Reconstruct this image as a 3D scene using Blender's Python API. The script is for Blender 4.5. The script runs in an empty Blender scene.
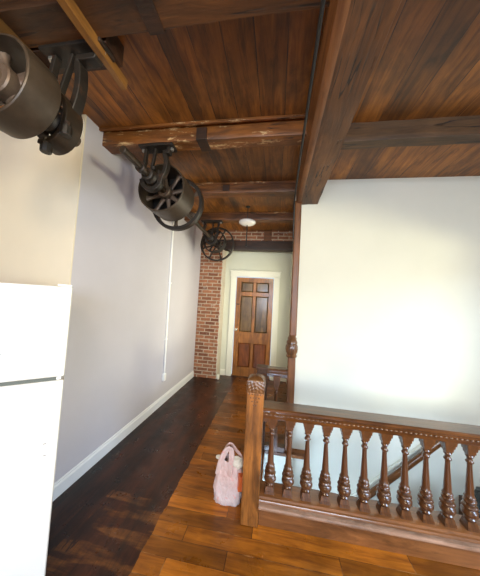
import bpy, bmesh, math, random
from math import sin, cos, pi, radians
from mathutils import Vector, Matrix, noise
random.seed(7)
S = bpy.context.scene
COL = S.collection

# ------------------------------------------------------------------ helpers
class MB:
    """collects geometry and links it as ONE mesh object"""
    def __init__(self): self.v = []; self.f = []
    def add(self, vs, fs):
        n = len(self.v); self.v += [tuple(p) for p in vs]; self.f += [tuple(i + n for i in f) for f in fs]; return self
    def box(self, x0, x1, y0, y1, z0, z1):
        vs = [(x, y, z) for z in (z0, z1) for y in (y0, y1) for x in (x0, x1)]
        return self.add(vs, [(0, 2, 3, 1), (4, 5, 7, 6), (0, 1, 5, 4), (2, 6, 7, 3), (0, 4, 6, 2), (1, 3, 7, 5)])
    def prism(self, poly, a, b, axis='y'):
        """poly: 2-D outline; extruded from a to b along axis. axis x: (y,z); y: (x,z); z: (x,y)"""
        def P(u, w, t):
            return {'x': (t, u, w), 'y': (u, t, w), 'z': (u, w, t)}[axis]
        n = len(poly)
        vs = [P(u, w, a) for u, w in poly] + [P(u, w, b) for u, w in poly]
        fs = [tuple(range(n)), tuple(range(2 * n - 1, n - 1, -1))]
        fs += [(i, (i + 1) % n, n + (i + 1) % n, n + i) for i in range(n)]
        return self.add(vs, fs)
    def lathe(self, prof, c=(0, 0, 0), axis='z', n=24, mod=None, closed=False):
        """prof: list of (r, t) along axis"""
        vs = []; m = len(prof)
        for r, t in prof:
            for k in range(n):
                a = 2 * pi * k / n; q = r * (mod(a, t) if mod else 1)
                u, w = q * cos(a), q * sin(a)
                p = {'z': (u, w, t), 'y': (u, t, w), 'x': (t, u, w)}[axis]
                vs.append((c[0] + p[0], c[1] + p[1], c[2] + p[2]))
        fs = []
        for i in range(m - 1 if not closed else m):
            j = (i + 1) % m
            for k in range(n):
                l = (k + 1) % n
                fs.append((i * n + k, i * n + l, j * n + l, j * n + k))
        if not closed:
            fs.append(tuple(range(n - 1, -1, -1))); fs.append(tuple((m - 1) * n + k for k in range(n)))
        return self.add(vs, fs)
    def sweep(self, pts, sec, up=(0, 0, 1), closed=False):
        """sweep a closed 2-D section (u sideways, w along 'up') along a polyline"""
        pts = [Vector(p) for p in pts]; n = len(sec); vs = []; up = Vector(up)
        N = len(pts)
        for i, p in enumerate(pts):
            a = pts[i - 1] if (i > 0 or closed) else pts[i]; b = pts[(i + 1) % N] if (i < N - 1 or closed) else pts[i]
            t = (b - a).normalized(); s = t.cross(up)
            if s.length < 1e-4: s = t.cross(Vector((1, 0, 0)))
            s.normalize(); w = s.cross(t).normalized()
            for u, q in sec: vs.append(p + s * u + w * q)
        fs = []
        for i in range(N if closed else N - 1):
            j = (i + 1) % N
            for k in range(n):
                l = (k + 1) % n; fs.append((i * n + k, i * n + l, j * n + l, j * n + k))
        if not closed:
            fs.append(tuple(range(n - 1, -1, -1))); fs.append(tuple((N - 1) * n + k for k in range(n)))
        return self.add(vs, fs)
    def tube(self, pts, r, n=10, up=(0, 0, 1), closed=False):
        return self.sweep(pts, [(r * cos(2 * pi * k / n), r * sin(2 * pi * k / n)) for k in range(n)], up, closed)
    def bar(self, pts, w, t, up=(0, 1, 0), closed=False):
        return self.sweep(pts, [(-w / 2, -t / 2), (w / 2, -t / 2), (w / 2, t / 2), (-w / 2, t / 2)], up, closed)
    def build(self, name, mat, parent=None, local=False, smooth=0, bevel=0, segs=2, off=None):
        me = bpy.data.meshes.new(name)
        o = Vector(parent.matrix_world.translation) if (parent is not None and not local) else Vector((0, 0, 0))
        if parent is not None and not local:
            pl = parent; o = Vector((0, 0, 0))
            while pl is not None: o += pl.location; pl = pl.parent
        if off is not None: o = o + Vector(off)
        me.from_pydata([Vector(p) - o for p in self.v], [], self.f)
        bm = bmesh.new(); bm.from_mesh(me); bmesh.ops.recalc_face_normals(bm, faces=bm.faces); bm.to_mesh(me); bm.free()
        if mat: me.materials.append(mat)
        ob = bpy.data.objects.new(name, me); COL.objects.link(ob)
        if parent is not None: ob.parent = parent
        if off is not None: ob.location = off
        if smooth:
            me.polygons.foreach_set('use_smooth', [True] * len(me.polygons))
            bm = bmesh.new(); bm.from_mesh(me)
            for e in bm.edges:
                if len(e.link_faces) == 2 and e.calc_face_angle(0) > radians(smooth): e.smooth = False
            bm.to_mesh(me); bm.free()
        if bevel:
            m = ob.modifiers.new('bevel', 'BEVEL'); m.width = bevel; m.segments = segs; m.limit_method = 'ANGLE'; m.angle_limit = radians(40)
        return ob

def tag(o, label, cat, group=None):
    o['label'] = label; o['category'] = cat
    if group: o['group'] = group
    return o
def thing(name, label, cat, loc=(0, 0, 0), rz=0, group=None):
    o = bpy.data.objects.new(name, None); o.empty_display_size = .1; COL.objects.link(o)
    o.location = loc; o.rotation_euler.z = rz
    return tag(o, label, cat, group)
def struct(o): o['kind'] = 'structure'; return o
def holder(name, loc=(0, 0, 0)):
    o = bpy.data.objects.new(name, None); o.empty_display_size = .1; COL.objects.link(o); o.location = loc; return struct(o)
def share(src, name, parent, loc):
    o = bpy.data.objects.new(name, src.data); COL.objects.link(o); o.parent = parent; o.location = loc
    for m in src.modifiers:
        q = o.modifiers.new(m.name, m.type)
        if m.type == 'BEVEL': q.width = m.width; q.segments = m.segments; q.limit_method = m.limit_method; q.angle_limit = m.angle_limit
    return o

# ------------------------------------------------------------------ materials
class NT:
    def __init__(self, name):
        self.m = bpy.data.materials.new(name); self.m.use_nodes = True; self.t = self.m.node_tree; self.n = self.t.nodes
        self.b = self.n['Principled BSDF']
    def node(self, typ, **k):
        nd = self.n.new(typ)
        for a, v in k.items(): setattr(nd, a, v)
        return nd
    def link(self, a, b): self.t.links.new(a, b)
    def setin(self, sock, v):
        if hasattr(v, 'is_output'): self.link(v, sock)
        else: sock.default_value = v
    def coord(self): return self.node('ShaderNodeTexCoord').outputs['Object']
    def mapping(self, vec, scale=(1, 1, 1), rot=(0, 0, 0), loc=(0, 0, 0)):
        m = self.node('ShaderNodeMapping'); self.link(vec, m.inputs[0])
        m.inputs['Location'].default_value = loc; m.inputs['Rotation'].default_value = rot; m.inputs['Scale'].default_value = scale
        return m.outputs[0]
    def noise(self, vec, scale=5, detail=4, rough=.55, dist=0, out='Fac'):
        m = self.node('ShaderNodeTexNoise'); self.link(vec, m.inputs['Vector'])
        m.inputs['Scale'].default_value = scale; m.inputs['Detail'].default_value = detail
        m.inputs['Roughness'].default_value = rough; m.inputs['Distortion'].default_value = dist
        return m.outputs[out]
    def math(self, op, a, b=None, clamp=False):
        m = self.node('ShaderNodeMath', operation=op, use_clamp=clamp); self.setin(m.inputs[0], a)
        if b is not None: self.setin(m.inputs[1], b)
        return m.outputs[0]
    def ramp(self, fac, stops):
        r = self.node('ShaderNodeValToRGB'); self.link(fac, r.inputs[0]); e = r.color_ramp.elements
        while len(e) < len(stops): e.new(.5)
        for el, (p, c) in zip(e, stops):
            el.position = p; el.color = (c, c, c, 1) if isinstance(c, (int, float)) else (*c, 1)
        return r.outputs[0]
    def mix(self, fac, a, b, mode='MIX'):
        m = self.node('ShaderNodeMix', data_type='RGBA', blend_type=mode)
        self.setin(m.inputs[0], fac)
        for s, v in ((m.inputs[6], a), (m.inputs[7], b)):
            if isinstance(v, tuple): v = (*v[:3], 1)
            self.setin(s, v)
        return m.outputs[2]
    def sep(self, vec):
        s = self.node('ShaderNodeSeparateXYZ'); self.link(vec, s.inputs[0]); return s.outputs
    def comb(self, x, y, z):
        c = self.node('ShaderNodeCombineXYZ')
        for i, v in enumerate((x, y, z)): self.setin(c.inputs[i], v)
        return c.outputs[0]
    def bump(self, h, strength=.3, dist=.01):
        b = self.node('ShaderNodeBump'); b.inputs['Strength'].default_value = strength; b.inputs['Distance'].default_value = dist
        self.link(h, b.inputs['Height']); self.link(b.outputs[0], self.b.inputs['Normal'])
    def out(self, col=None, rough=None, metal=0, spec=None, coat=None):
        if col is not None:
            if isinstance(col, tuple): col = (*col[:3], 1)
            self.setin(self.b.inputs['Base Color'], col)
        if rough is not None: self.setin(self.b.inputs['Roughness'], rough)
        self.b.inputs['Metallic'].default_value = metal
        if spec is not None: self.b.inputs['Specular IOR Level'].default_value = spec
        if coat is not None: self.b.inputs['Coat Weight'].default_value = coat; self.b.inputs['Coat Roughness'].default_value = .12
        return self.m

AX = {'x': (.12, 1, 1), 'y': (1, .12, 1), 'z': (1, 1, .12)}
def wood(name, dark, light, axis='x', scale=14, rough=.45, bump=.25, blotch=.5, coat=None, worn=None, cracks=False):
    dark = (dark[0] * .9, dark[1] * .84, dark[2] * .5); light = (light[0] * 1.05, light[1] * .95, light[2] * .6)
    t = NT(name); c = t.coord(); m = t.mapping(c, AX[axis])
    g = t.noise(m, scale, 7, .65, 1.2)
    fine = t.noise(t.mapping(c, tuple(.05 if s < 1 else 1 for s in AX[axis])), scale * 6, 3, .6)
    col = t.ramp(g, [(.28, dark), (.72, light)])
    col = t.mix(.35, col, t.ramp(fine, [(.3, .35), (.7, 1.0)]), 'MULTIPLY')
    bl = t.noise(c, 2.3, 3, .6)
    col = t.mix(blotch, col, t.ramp(bl, [(.32, .32), (.62, 1.15)]), 'MULTIPLY')
    k = t.noise(t.mapping(c, tuple(.3 if q < 1 else 1 for q in AX[axis])), scale * .7, 6, .7, .6)
    col = t.mix(.55, col, t.ramp(k, [(.36, .3), (.5, 1.0)]), 'MULTIPLY')
    if worn:
        w = t.noise(t.mapping(c, tuple(.4 if s < 1 else 1.4 for s in AX[axis])), 9, 8, .75)
        col = t.mix(t.ramp(w, [(worn[0], 0.), (worn[0] + .05, 1.)]), col, worn[1])
    ht = t.math('ADD', g, t.math('MULTIPLY', fine, .5))
    if cracks:
        cr = t.noise(t.mapping(c, tuple(.055 if q < 1 else 1 for q in AX[axis])), 13, 3, .5, .4)
        cr = t.math('ABSOLUTE', t.math('SUBTRACT', cr, .5)); gate = t.ramp(t.noise(c, 3.3, 3), [(.48, 0.), (.56, 1.)])
        line = t.math('MULTIPLY', t.math('LESS_THAN', cr, .012), gate)
        col = t.mix(t.math('MULTIPLY', line, .85), col, (.008, .004, .002)); ht = t.math('SUBTRACT', ht, t.math('MULTIPLY', line, 1.5))
    t.bump(ht, bump, .006)
    return t.out(col, rough, coat=coat)

def paint(name, col, rough=.6, var=.06, bump=.05):
    t = NT(name); c = t.coord()
    n = t.noise(c, 1.7, 4, .6)
    cc = t.mix(1, col, t.ramp(n, [(.3, 1 - var), (.7, 1.0)]), 'MULTIPLY')
    t.bump(t.noise(c, 60, 3), bump, .003)
    return t.out(cc, rough)

def plank_material(name, w, dark, light, rough, stain):
    """boards running along Y, each board with its own tone; 'stain' is an old dark strip (x0, x1)"""
    t = NT(name); c = t.coord(); s = t.sep(c)
    u = t.math('DIVIDE', s[0], w); idx = t.math('FLOOR', u); fr = t.math('FRACT', u)
    wn = t.node('ShaderNodeTexWhiteNoise', noise_dimensions='1D'); t.link(idx, wn.inputs['W'])
    vec = t.comb(t.math('MULTIPLY', s[0], 1.0), t.math('ADD', t.math('MULTIPLY', s[1], .09), t.math('MULTIPLY', idx, 3.7)), s[2])
    g = t.noise(vec, 16, 7, .65, 1.5)
    col = t.ramp(g, [(.28, dark), (.72, light)])
    col = t.mix(1, col, t.ramp(wn.outputs[0], [(0, .55), (1, 1.15)]), 'MULTIPLY')
    big = t.noise(c, 1.9, 4, .6, .4)
    col = t.mix(.85, col, t.ramp(big, [(.32, .38), (.62, 1.15)]), 'MULTIPLY')
    kn = t.noise(t.comb(t.math('MULTIPLY', s[0], 1.0), t.math('ADD', t.math('MULTIPLY', s[1], .3), t.math('MULTIPLY', idx, 1.9)), s[2]), 9, 6, .7, .8)
    col = t.mix(.6, col, t.ramp(kn, [(.36, .3), (.5, 1.0)]), 'MULTIPLY')
    wob = t.math('MULTIPLY', t.math('SUBTRACT', t.noise(c, 7, 4), .5), .06)
    xx = t.math('ADD', s[0], wob)
    ins = t.math('MULTIPLY', t.math('GREATER_THAN', xx, stain[0]), t.math('LESS_THAN', xx, stain[1]))
    col = t.mix(t.math('MULTIPLY', ins, .5), col, (.012, .007, .004))
    seam = t.math('GREATER_THAN', t.math('ABSOLUTE', t.math('SUBTRACT', fr, .5)), .484)
    col = t.mix(t.math('MULTIPLY', seam, t.ramp(t.noise(c, 4, 3), [(.4, .35), (.6, .95)])), col, (.006, .003, .002))
    t.bump(t.math('SUBTRACT', g, t.math('MULTIPLY', seam, 2.0)), .35, .006)
    return t.out(col, rough)

def floor_material():
    t = NT('floorboards'); c = t.coord(); s = t.sep(c)
    def boards(a, b, wid, length):
        # a along the board, b across
        row = t.math('FLOOR', t.math('DIVIDE', b, wid)); fb = t.math('FRACT', t.math('DIVIDE', b, wid))
        wn = t.node('ShaderNodeTexWhiteNoise', noise_dimensions='1D'); t.link(row, wn.inputs['W'])
        al = t.math('ADD', t.math('DIVIDE', a, length), t.math('MULTIPLY', wn.outputs[0], 5.3))
        pi_ = t.math('FLOOR', al); fa = t.math('FRACT', al)
        w2 = t.node('ShaderNodeTexWhiteNoise', noise_dimensions='2D'); t.link(t.comb(row, pi_, 0), w2.inputs['Vector'])
        seam = t.math('MAXIMUM', t.math('GREATER_THAN', t.math('ABSOLUTE', t.math('SUBTRACT', fb, .5)), .485),
                      t.math('GREATER_THAN', t.math('ABSOLUTE', t.math('SUBTRACT', fa, .5)), .4975))
        g = t.noise(t.comb(t.math('MULTIPLY', a, .1), t.math('ADD', b, t.math('MULTIPLY', row, 2.3)), t.math('MULTIPLY', w2.outputs[0], 9)), 20, 7, .65, 1.2)
        return w2.outputs[0], seam, g
    r1, s1, g1 = boards(s[0], s[1], .105, .95)
    r2, s2, g2 = boards(s[1], s[0], .085, 1.4)
    # bare varnished boards
    col = t.ramp(g1, [(.25, (.16, .040, .004)), (.75, (.62, .20, .016))])
    col = t.mix(1, col, t.ramp(r1, [(0, .5), (1, 1.2)]), 'MULTIPLY')
    col = t.mix(.6, col, t.ramp(t.noise(c, 2.2, 4, .6), [(.36, .35), (.6, 1.15)]), 'MULTIPLY')
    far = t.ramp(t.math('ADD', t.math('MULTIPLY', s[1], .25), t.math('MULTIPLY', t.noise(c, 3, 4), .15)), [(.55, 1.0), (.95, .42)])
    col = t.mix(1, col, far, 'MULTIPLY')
    col = t.mix(t.math('MULTIPLY', s1, .8), col, t.ramp(t.noise(c, 3.1, 4, .6), [(.5, (.03, .01, .004)), (.6, (.50, .26, .09))]))
    # boards along the wall, soaked nearly black by an old stain
    dk = t.ramp(g2, [(.25, (.008, .003, .002)), (.75, (.040, .010, .003))])
    dk = t.mix(1, dk, t.ramp(r2, [(0, .5), (1, 1.6)]), 'MULTIPLY')
    xs = t.math('ADD', s[0], t.math('MULTIPLY', t.math('SUBTRACT', t.noise(t.mapping(c, (2, .5, 1)), 3, 5, .65), .5), .55))
    dk = t.mix(t.ramp(t.math('ADD', xs, 1.6), [(.3, 0.), (.62, .5)]), dk, (.085, .020, .004))
    # patches by the refrigerator where the stain has worn off in bands
    patch = t.math('MULTIPLY', t.ramp(t.noise(t.mapping(c, (1.1, 6.5, 1)), 2.1, 5, .6), [(.47, 0.), (.60, 1.)]), t.math('LESS_THAN', t.math('ADD', s[1], t.math('MULTIPLY', t.noise(c, 4, 3), .3)), 1.86))
    patch = t.math('MULTIPLY', patch, t.math('GREATER_THAN', xs, -1.17))
    dk = t.mix(t.math('MULTIPLY', patch, .75), dk, t.ramp(g1, [(.25, (.10, .028, .004)), (.75, (.32, .11, .018))]))
    dk = t.mix(.8, dk, t.ramp(t.noise(t.mapping(c, (1.6, .5, 1)), 4, 5, .65), [(.4, .2), (.6, 1.25)]), 'MULTIPLY')
    dk = t.mix(t.math('MULTIPLY', s2, .6), dk, (.01, .004, .002))
    # scuffs
    sc = t.noise(t.mapping(c, (9, 1.2, 1)), 7, 9, .8)
    dk = t.mix(t.ramp(sc, [(.66, 0.), (.72, .5)]), dk, (.25, .10, .05))
    edge = t.math('ADD', s[0], t.math('MULTIPLY', t.math('SUBTRACT', t.noise(c, 9, 4), .5), .035))
    # the stained strip starts left of x = -0.72
    isd = t.math('LESS_THAN', edge, -.715)
    isd = t.math('MULTIPLY', isd, t.math('GREATER_THAN', s[0], -1.6))
    col = t.mix(isd, col, dk)
    rg = t.ramp(t.noise(c, 6, 5, .6), [(.3, .22), (.7, .46)])
    hb = t.mix(isd, g1, g2); sb = t.mix(isd, s1, s2)
    t.bump(t.math('SUBTRACT', hb, t.math('MULTIPLY', sb, 1.5)), .22, .004)
    return t.out(col, rg, spec=.32)

def brick_material(name, ragged=None):
    t = NT(name); c = t.coord(); s = t.sep(c)
    wob = t.noise(c, 9, 3, .6)
    vec = t.comb(t.math('ADD', t.math('ADD', s[0], s[1]), t.math('MULTIPLY', wob, .012)), t.math('ADD', s[2], t.math('MULTIPLY', wob, .014)), 0)
    b = t.node('ShaderNodeTexBrick'); t.link(vec, b.inputs['Vector'])
    b.inputs['Scale'].default_value = 1; b.inputs['Brick Width'].default_value = .205; b.inputs['Row Height'].default_value = .068
    b.inputs['Mortar Size'].default_value = .010; b.inputs['Mortar Smooth'].default_value = .3; b.inputs['Bias'].default_value = 0
    b.inputs['Color1'].default_value = (.19, .066, .03, 1); b.inputs['Color2'].default_value = (.44, .18, .085, 1)
    b.inputs['Mortar'].default_value = (.50, .40, .29, 1)
    col = t.mix(.6, b.outputs['Color'], t.ramp(t.noise(c, 14, 5, .7), [(.3, .5), (.7, 1.2)]), 'MULTIPLY')
    sm = t.ramp(t.noise(c, 11, 5, .6), [(.63, 0.), (.68, .8)])
    if ragged is not None:
        ed = t.math('GREATER_THAN', t.math('ADD', s[0], t.math('MULTIPLY', t.noise(c, 17, 4), .07)), ragged)
        sm = t.math('MAXIMUM', t.math('MULTIPLY', sm, .4), t.math('MULTIPLY', ed, .9))
        col = t.mix(sm, col, (.62, .56, .46))
    else:
        col = t.mix(sm, col, (.5, .42, .34))
    t.bump(t.math('ADD', t.math('MULTIPLY', b.outputs['Fac'], -1), t.math('MULTIPLY', t.noise(c, 40, 4), .5)), .6, .012)
    return t.out(col, .85)

def iron(name, dark, light, rough=.5, metal=.55, rust=(.09, .04, .02)):
    t = NT(name); c = t.coord()
    n = t.noise(c, 7, 6, .65); col = t.ramp(n, [(.3, dark), (.7, light)])
    r = t.noise(c, 16, 6, .7); col = t.mix(t.ramp(r, [(.55, 0.), (.7, .7)]), col, rust)
    t.bump(t.noise(c, 90, 3), .12, .002)
    return t.out(col, rough, metal)

M = dict(
    wall_left=paint('lavender_grey_paint', (.56, .545, .60)),
    wall_cream=paint('cream_paint', (.78, .70, .54)),
    wall_white=paint('warm_white_paint', (.71, .695, .57)),
    wall_end=paint('pale_green_white_paint', (.68, .69, .56)),
    wall_room=paint('room_paint', (.74, .72, .66)),
    trim=paint('white_gloss_trim', (.78, .80, .82), .35, .04),
    casing=paint('ivory_trim', (.82, .82, .70), .4, .04),
    ceiling=plank_material('ceiling_boards', .172, (.115, .034, .004), (.46, .170, .022), .45, (-.69, -.605)),
    beam=wood('beam_wood', (.06, .02, .006), (.26, .096, .024), 'x', 11, .5, .6, .6, worn=(.64, (.42, .24, .10)), cracks=True),
    beam_light=wood('beam_wood_planed', (.13, .045, .012), (.34, .13, .035), 'x', 11, .5, .5, .6, worn=(.565, (.55, .36, .17)), cracks=True),
    beam_grey=wood('weathered_beam_wood', (.05, .026, .014), (.16, .085, .042), 'x', 11, .6, .6, .5, cracks=True),
    beam_shaded=wood('shaded_beam_wood', (.035, .014, .005), (.14, .055, .016), 'x', 11, .55, .6, .6, worn=(.66, (.32, .18, .08)), cracks=True),  # darker copy of the beam wood; the near joist's shade is in the colour
    beam_dark=wood('dark_beam_wood', (.02, .009, .005), (.06, .024, .012), 'x', 11, .55, .5, .5),
    main_beam=wood('hewn_main_beam', (.065, .025, .010), (.23, .098, .036), 'y', 10, .55, .8, .6, worn=(.66, (.34, .20, .10)), cracks=True),
    beam_edge=wood('beam_edge_wood', (.14, .05, .02), (.32, .14, .06), 'y', 14, .5, .3, .4),
    batten=wood('golden_batten_wood', (.12, .05, .014), (.33, .16, .05), 'y', 14, .5, .4, .5),
    batten_dark=wood('brown_batten_wood', (.06, .028, .009), (.15, .075, .025), 'y', 14, .5, .4, .5),
    newel=wood('oak_newel', (.15, .055, .016), (.50, .20, .058), 'z', 20, .38, .35, .75, coat=.15),
    carved=wood('carved_oak', (.07, .028, .012), (.24, .11, .05), 'z', 24, .35, .3, .5, coat=.3),
    rail=wood('walnut_rail', (.075, .025, .009), (.20, .078, .026), 'x', 16, .3, .2, .4, coat=.4),
    rail_y=wood('walnut_side_rail', (.06, .021, .008), (.16, .063, .023), 'y', 16, .3, .2, .4, coat=.3),
    baluster=wood('walnut_baluster', (.075, .025, .010), (.21, .085, .036), 'z', 20, .28, .15, .4, coat=.45),
    curb=wood('curb_wood', (.17, .065, .03), (.36, .15, .07), 'x', 12, .28, .2, .35, coat=.6),
    ledge=wood('worn_highlight_ledge_wood', (.30, .17, .16), (.52, .34, .34), 'x', 12, .22, .12, .3, coat=.9),  # worn front edge, with the window highlight also put into its pale colour
    post=wood('post_wood', (.12, .042, .013), (.27, .105, .033), 'z', 14, .42, .3, .4),
    post_dark=wood('dark_post_wood', (.045, .016, .007), (.11, .042, .018), 'z', 14, .4, .3, .4),
    door=wood('pine_door', (.20, .072, .018), (.52, .22, .06), 'z', 10, .35, .15, .5, coat=.2),
    door_panel=wood('greyed_door_panel', (.08, .048, .026), (.26, .16, .085), 'z', 9, .3, .25, .7, coat=.3),
    door_red=wood('red_brown_door_panel', (.13, .036, .012), (.30, .095, .026), 'z', 9, .3, .15, .4, coat=.3),
    stair=wood('stair_wood', (.06, .022, .01), (.16, .06, .025), 'y', 12, .4, .2, .4),
    brick=brick_material('old_brick', -1.045), brick_top=brick_material('old_brick_band'),
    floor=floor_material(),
    iron=iron('dark_iron', (.010, .008, .006), (.030, .023, .017), .5, .3),
    drum=iron('worn_drum_iron', (.032, .022, .014), (.075, .053, .034), .45, .25, (.075, .055, .042)),
    iron_brown=iron('brown_iron', (.016, .011, .007), (.05, .033, .019), .5, .35),
    spoke=iron('pale_spoke_iron', (.06, .042, .028), (.17, .12, .085), .5, .4),
    black=NT('black_paint').out((.008, .007, .006), .5),
    steel=NT('dull_steel').out((.35, .33, .3), .4, .8),
    chrome=NT('bright_knob').out((.75, .68, .5), .22, .9),
    fridge=paint('white_enamel', (.68, .67, .62), .32, .02, .03),
    gasket=NT('grey_gasket').out((.10, .115, .10), .6),
    conduit=paint('white_conduit', (.88, .88, .85), .4, .03),
    lamp=NT('opal_glass').out((.78, .76, .70), .25),
    scuff=NT('scuff_grey').out((.25, .24, .23), .6),
    landing=paint('stairwell_paint', (.66, .70, .76)),
)
t = NT('pink_plastic'); c = t.coord()
pc = t.ramp(t.noise(c, 13, 4, .6), [(.35, (.66, .42, .37)), (.6, (.74, .57, .52))])
pz = t.math('ADD', t.sep(c)[2], t.math('MULTIPLY', t.noise(c, 14, 4), .12))
pc = t.mix(t.ramp(pz, [(.08, .75), (.26, 0.)]), pc, (.76, .71, .71))
pc = t.mix(t.ramp(t.noise(c, 26, 4, .6), [(.60, 0.), (.66, .5)]), pc, (.80, .30, .26))
t.bump(t.noise(t.mapping(c, (1, 1, .45)), 38, 5, .6, 1.0), .9, .01)
M['bag'] = t.out(pc, .3)
t.b.inputs['Subsurface Weight'].default_value = .12; t.b.inputs['Subsurface Radius'].default_value = (.03, .015, .012)
M['paper'] = paint('crumpled_paper', (.82, .76, .62), .7, .15, .4)
M['packet'] = paint('orange_packet', (.75, .16, .04), .35, .3, .2)
t = NT('black_bag_plastic'); c = t.coord(); t.bump(t.noise(c, 22, 5, .6, 1.0), .8, .015); M['trash'] = t.out((.006, .008, .006), .42)

# ------------------------------------------------------------------ room shell
XL, YD, YW, ZC, XP = -1.527, 4.706, 2.593, 2.885, .2265
XR, YB, XF = 2.6, -2.6, -3.6           # out-of-frame walls of the room the camera stands in
fl = MB()
fl.box(XF, XR, YB, 1.80, -.22, 0)
fl.box(XL - .1, -.05, 1.80, YD + .1, -.22, 0)
fl.box(-.05, .36, 2.485, YD + .1, -.03, 0)
fl.box(2.0, XR, 1.80, YW, -.22, 0)
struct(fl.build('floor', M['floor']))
struct(MB().box(XF, XR + .1, YB - .1, YD + .12, ZC, ZC + .05).build('ceiling', M['ceiling']))
struct(MB().box(XL - .1, XL, 1.525, YD + .1, 0, ZC).build('wall_left', M['wall_left']))
struct(MB().box(XF, XL, 1.513, 1.525, 0, ZC).build('wall_alcove', M['wall_cream']))
DX0, DX1, DZ = -.822, -.066, 2.0
we = MB(); we.box(XL, DX0 - .02, YD, YD + .1, 0, ZC).box(DX1 + .02, .36, YD, YD + .1, 0, ZC).box(DX0 - .02, DX1 + .02, YD, YD + .1, DZ + .02, ZC)
struct(we.build('wall_end', M['wall_end']))
struct(MB().box(-1.066, .262, 4.42, 4.52, 2.68, ZC).build('wall_end_brick', M['brick_top']))
struct(MB().box(XP, XR + .1, YW, YW + .1, -1.6, ZC).build('wall_right', M['wall_white']))
hw = MB().box(.262, .36, YW + .1, 3.1, 0, ZC).box(.262, .36, 4.2, YD, 0, ZC).box(.262, .36, 3.1, 4.2, 0, .7).box(.262, .36, 3.1, 4.2, 2.2, ZC)
struct(hw.build('wall_hall_right', M['wall_end']))
w3 = MB()
for a, b in ((3.1, 3.14), (3.63, 3.67), (4.16, 4.2)): w3.box(.29, .34, a, b, .7, 2.2)
for a, b in ((.7, .74), (2.16, 2.2)): w3.box(.29, .34, 3.14, 4.16, a, b)
struct(w3.build('added_hall_window', M['trim']))  # unseen window, added to let light into the far end of the hall
struct(MB().box(-.05, XP, 2.50, 2.60, -1.6, -.03).build('wall_stairwell_back', M['wall_white']))
struct(MB().box(-.15, -.05, 1.70, 2.60, -1.6, -.22).build('wall_stairwell_left', M['landing']))
struct(MB().box(-.05, XR, 1.80, 1.88, -1.6, -.22).build('wall_stairwell_front', M['landing']))
# the room behind the camera: right wall with a window, back wall with a window, far left wall
WY0, WY1, WZ0, WZ1 = -1.3, 1.75, .6, 2.06
wr = MB().box(XR, XR + .1, YB, WY0, 0, ZC).box(XR, XR + .1, WY1, YW, 0, ZC).box(XR, XR + .1, WY0, WY1, 0, WZ0).box(XR, XR + .1, WY0, WY1, WZ1, ZC)
struct(wr.build('wall_side', M['wall_room']))
BX0, BX1, BZ0, BZ1 = -.9, 2.0, .8, 2.3
wb = MB().box(XF, BX0, YB - .1, YB, 0, ZC).box(BX1, XR, YB - .1, YB, 0, ZC).box(BX0, BX1, YB - .1, YB, 0, BZ0).box(BX0, BX1, YB - .1, YB, BZ1, ZC)
struct(wb.build('wall_back', M['wall_room']))
struct(MB().box(XF - .1, XF, YB, 1.625, 0, ZC).build('wall_far_left', M['wall_cream']))
w1 = MB()
for a, b in ((WY0, WY0 + .05), (WY1 - .05, WY1)): w1.box(XR + .02, XR + .08, a, b, WZ0, WZ1)
for a, b in ((WZ0, WZ0 + .05), (WZ1 - .05, WZ1)): w1.box(XR + .02, XR + .08, WY0 + .05, WY1 - .05, a, b)
struct(w1.build('window_1', M['trim']))
w2 = MB()
for a, b in ((BX0, BX0 + .05), ((BX0 + BX1) / 2 - .03, (BX0 + BX1) / 2 + .03), (BX1 - .05, BX1)): w2.box(a, b, YB - .08, YB - .02, BZ0, BZ1)
for a, b in ((BZ0, BZ0 + .05), (BZ1 - .05, BZ1)): w2.box(BX0, BX1, YB - .08, YB - .02, a, b)
struct(w2.build('window_2', M['trim']))

# baseboards
bb = [(0, 0), (.016, 0), (.016, .085), (.013, .092), (.009, .098), (.009, .108), (.004, .116), (0, .116)]
struct(MB().prism([(XL + u, z) for u, z in bb], 1.525, 4.42, 'y').build('baseboard_left', M['trim'], bevel=.001))
for i, (a, b) in enumerate(((-1.06, DX0 - .135), (DX1 + .135, .262))):
    struct(MB().prism([(YD - u, z) for u, z in bb], a, b, 'x').build('baseboard_end' if i == 0 else 'baseboard_end_right', M['casing']))
# rounded white end block where the end baseboard meets the brick pier
struct(MB().lathe([(.0, 0), (.026, 0), (.028, .02), (.028, .07), (.022, .085), (.008, .09)], (-1.035, 4.44, 0), n=16).build('baseboard_block', M['casing'], smooth=40))

# brick pier in the far corner
struct(MB().box(XL, -1.066, 4.42, YD, 0, ZC).build('wall_brick_pier', M['brick'], bevel=.006))

# door ------------------------------------------------------------------
door = holder('door_1', ((DX0 + DX1) / 2, YD, 0))
cw = .115
MB().box(DX0 - cw, DX0 - .004, YD - .022, YD, 0, DZ + .01).build('side_casing', M['casing'], door, bevel=.004)
MB().box(DX1 + .004, DX1 + cw, YD - .022, YD, 0, DZ + .01).build('side_casing', M['casing'], door, bevel=.004)
hc = MB().box(DX0 - cw - .012, DX1 + cw + .012, YD - .028, YD, DZ + .01, DZ + .115); hc.box(DX0 - cw - .025, DX1 + cw + .025, YD - .04, YD, DZ + .115, DZ + .135)
hc.build('head_casing', M['casing'], door, bevel=.004)
W = DX1 - DX0
def dx(u): return DX0 + u * W
stiles = MB(); yb, yf = YD + .045, YD + .008
f = stiles
g0, g1 = DX0 + .004, DX1 - .004
xs = [g0, dx(.135), dx(.46), dx(.54), dx(.88), g1]
zs = [.012, .19, .67, .89, 1.62, 1.70, 1.90, DZ - .006]     # rails between: 0-1 bottom, 2-3 lock, 4-5 frieze, 6-7 top
f.box(xs[0], xs[1], yf, yb, zs[0], zs[7]); f.box(xs[4], xs[5], yf, yb, zs[0], zs[7])
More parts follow.
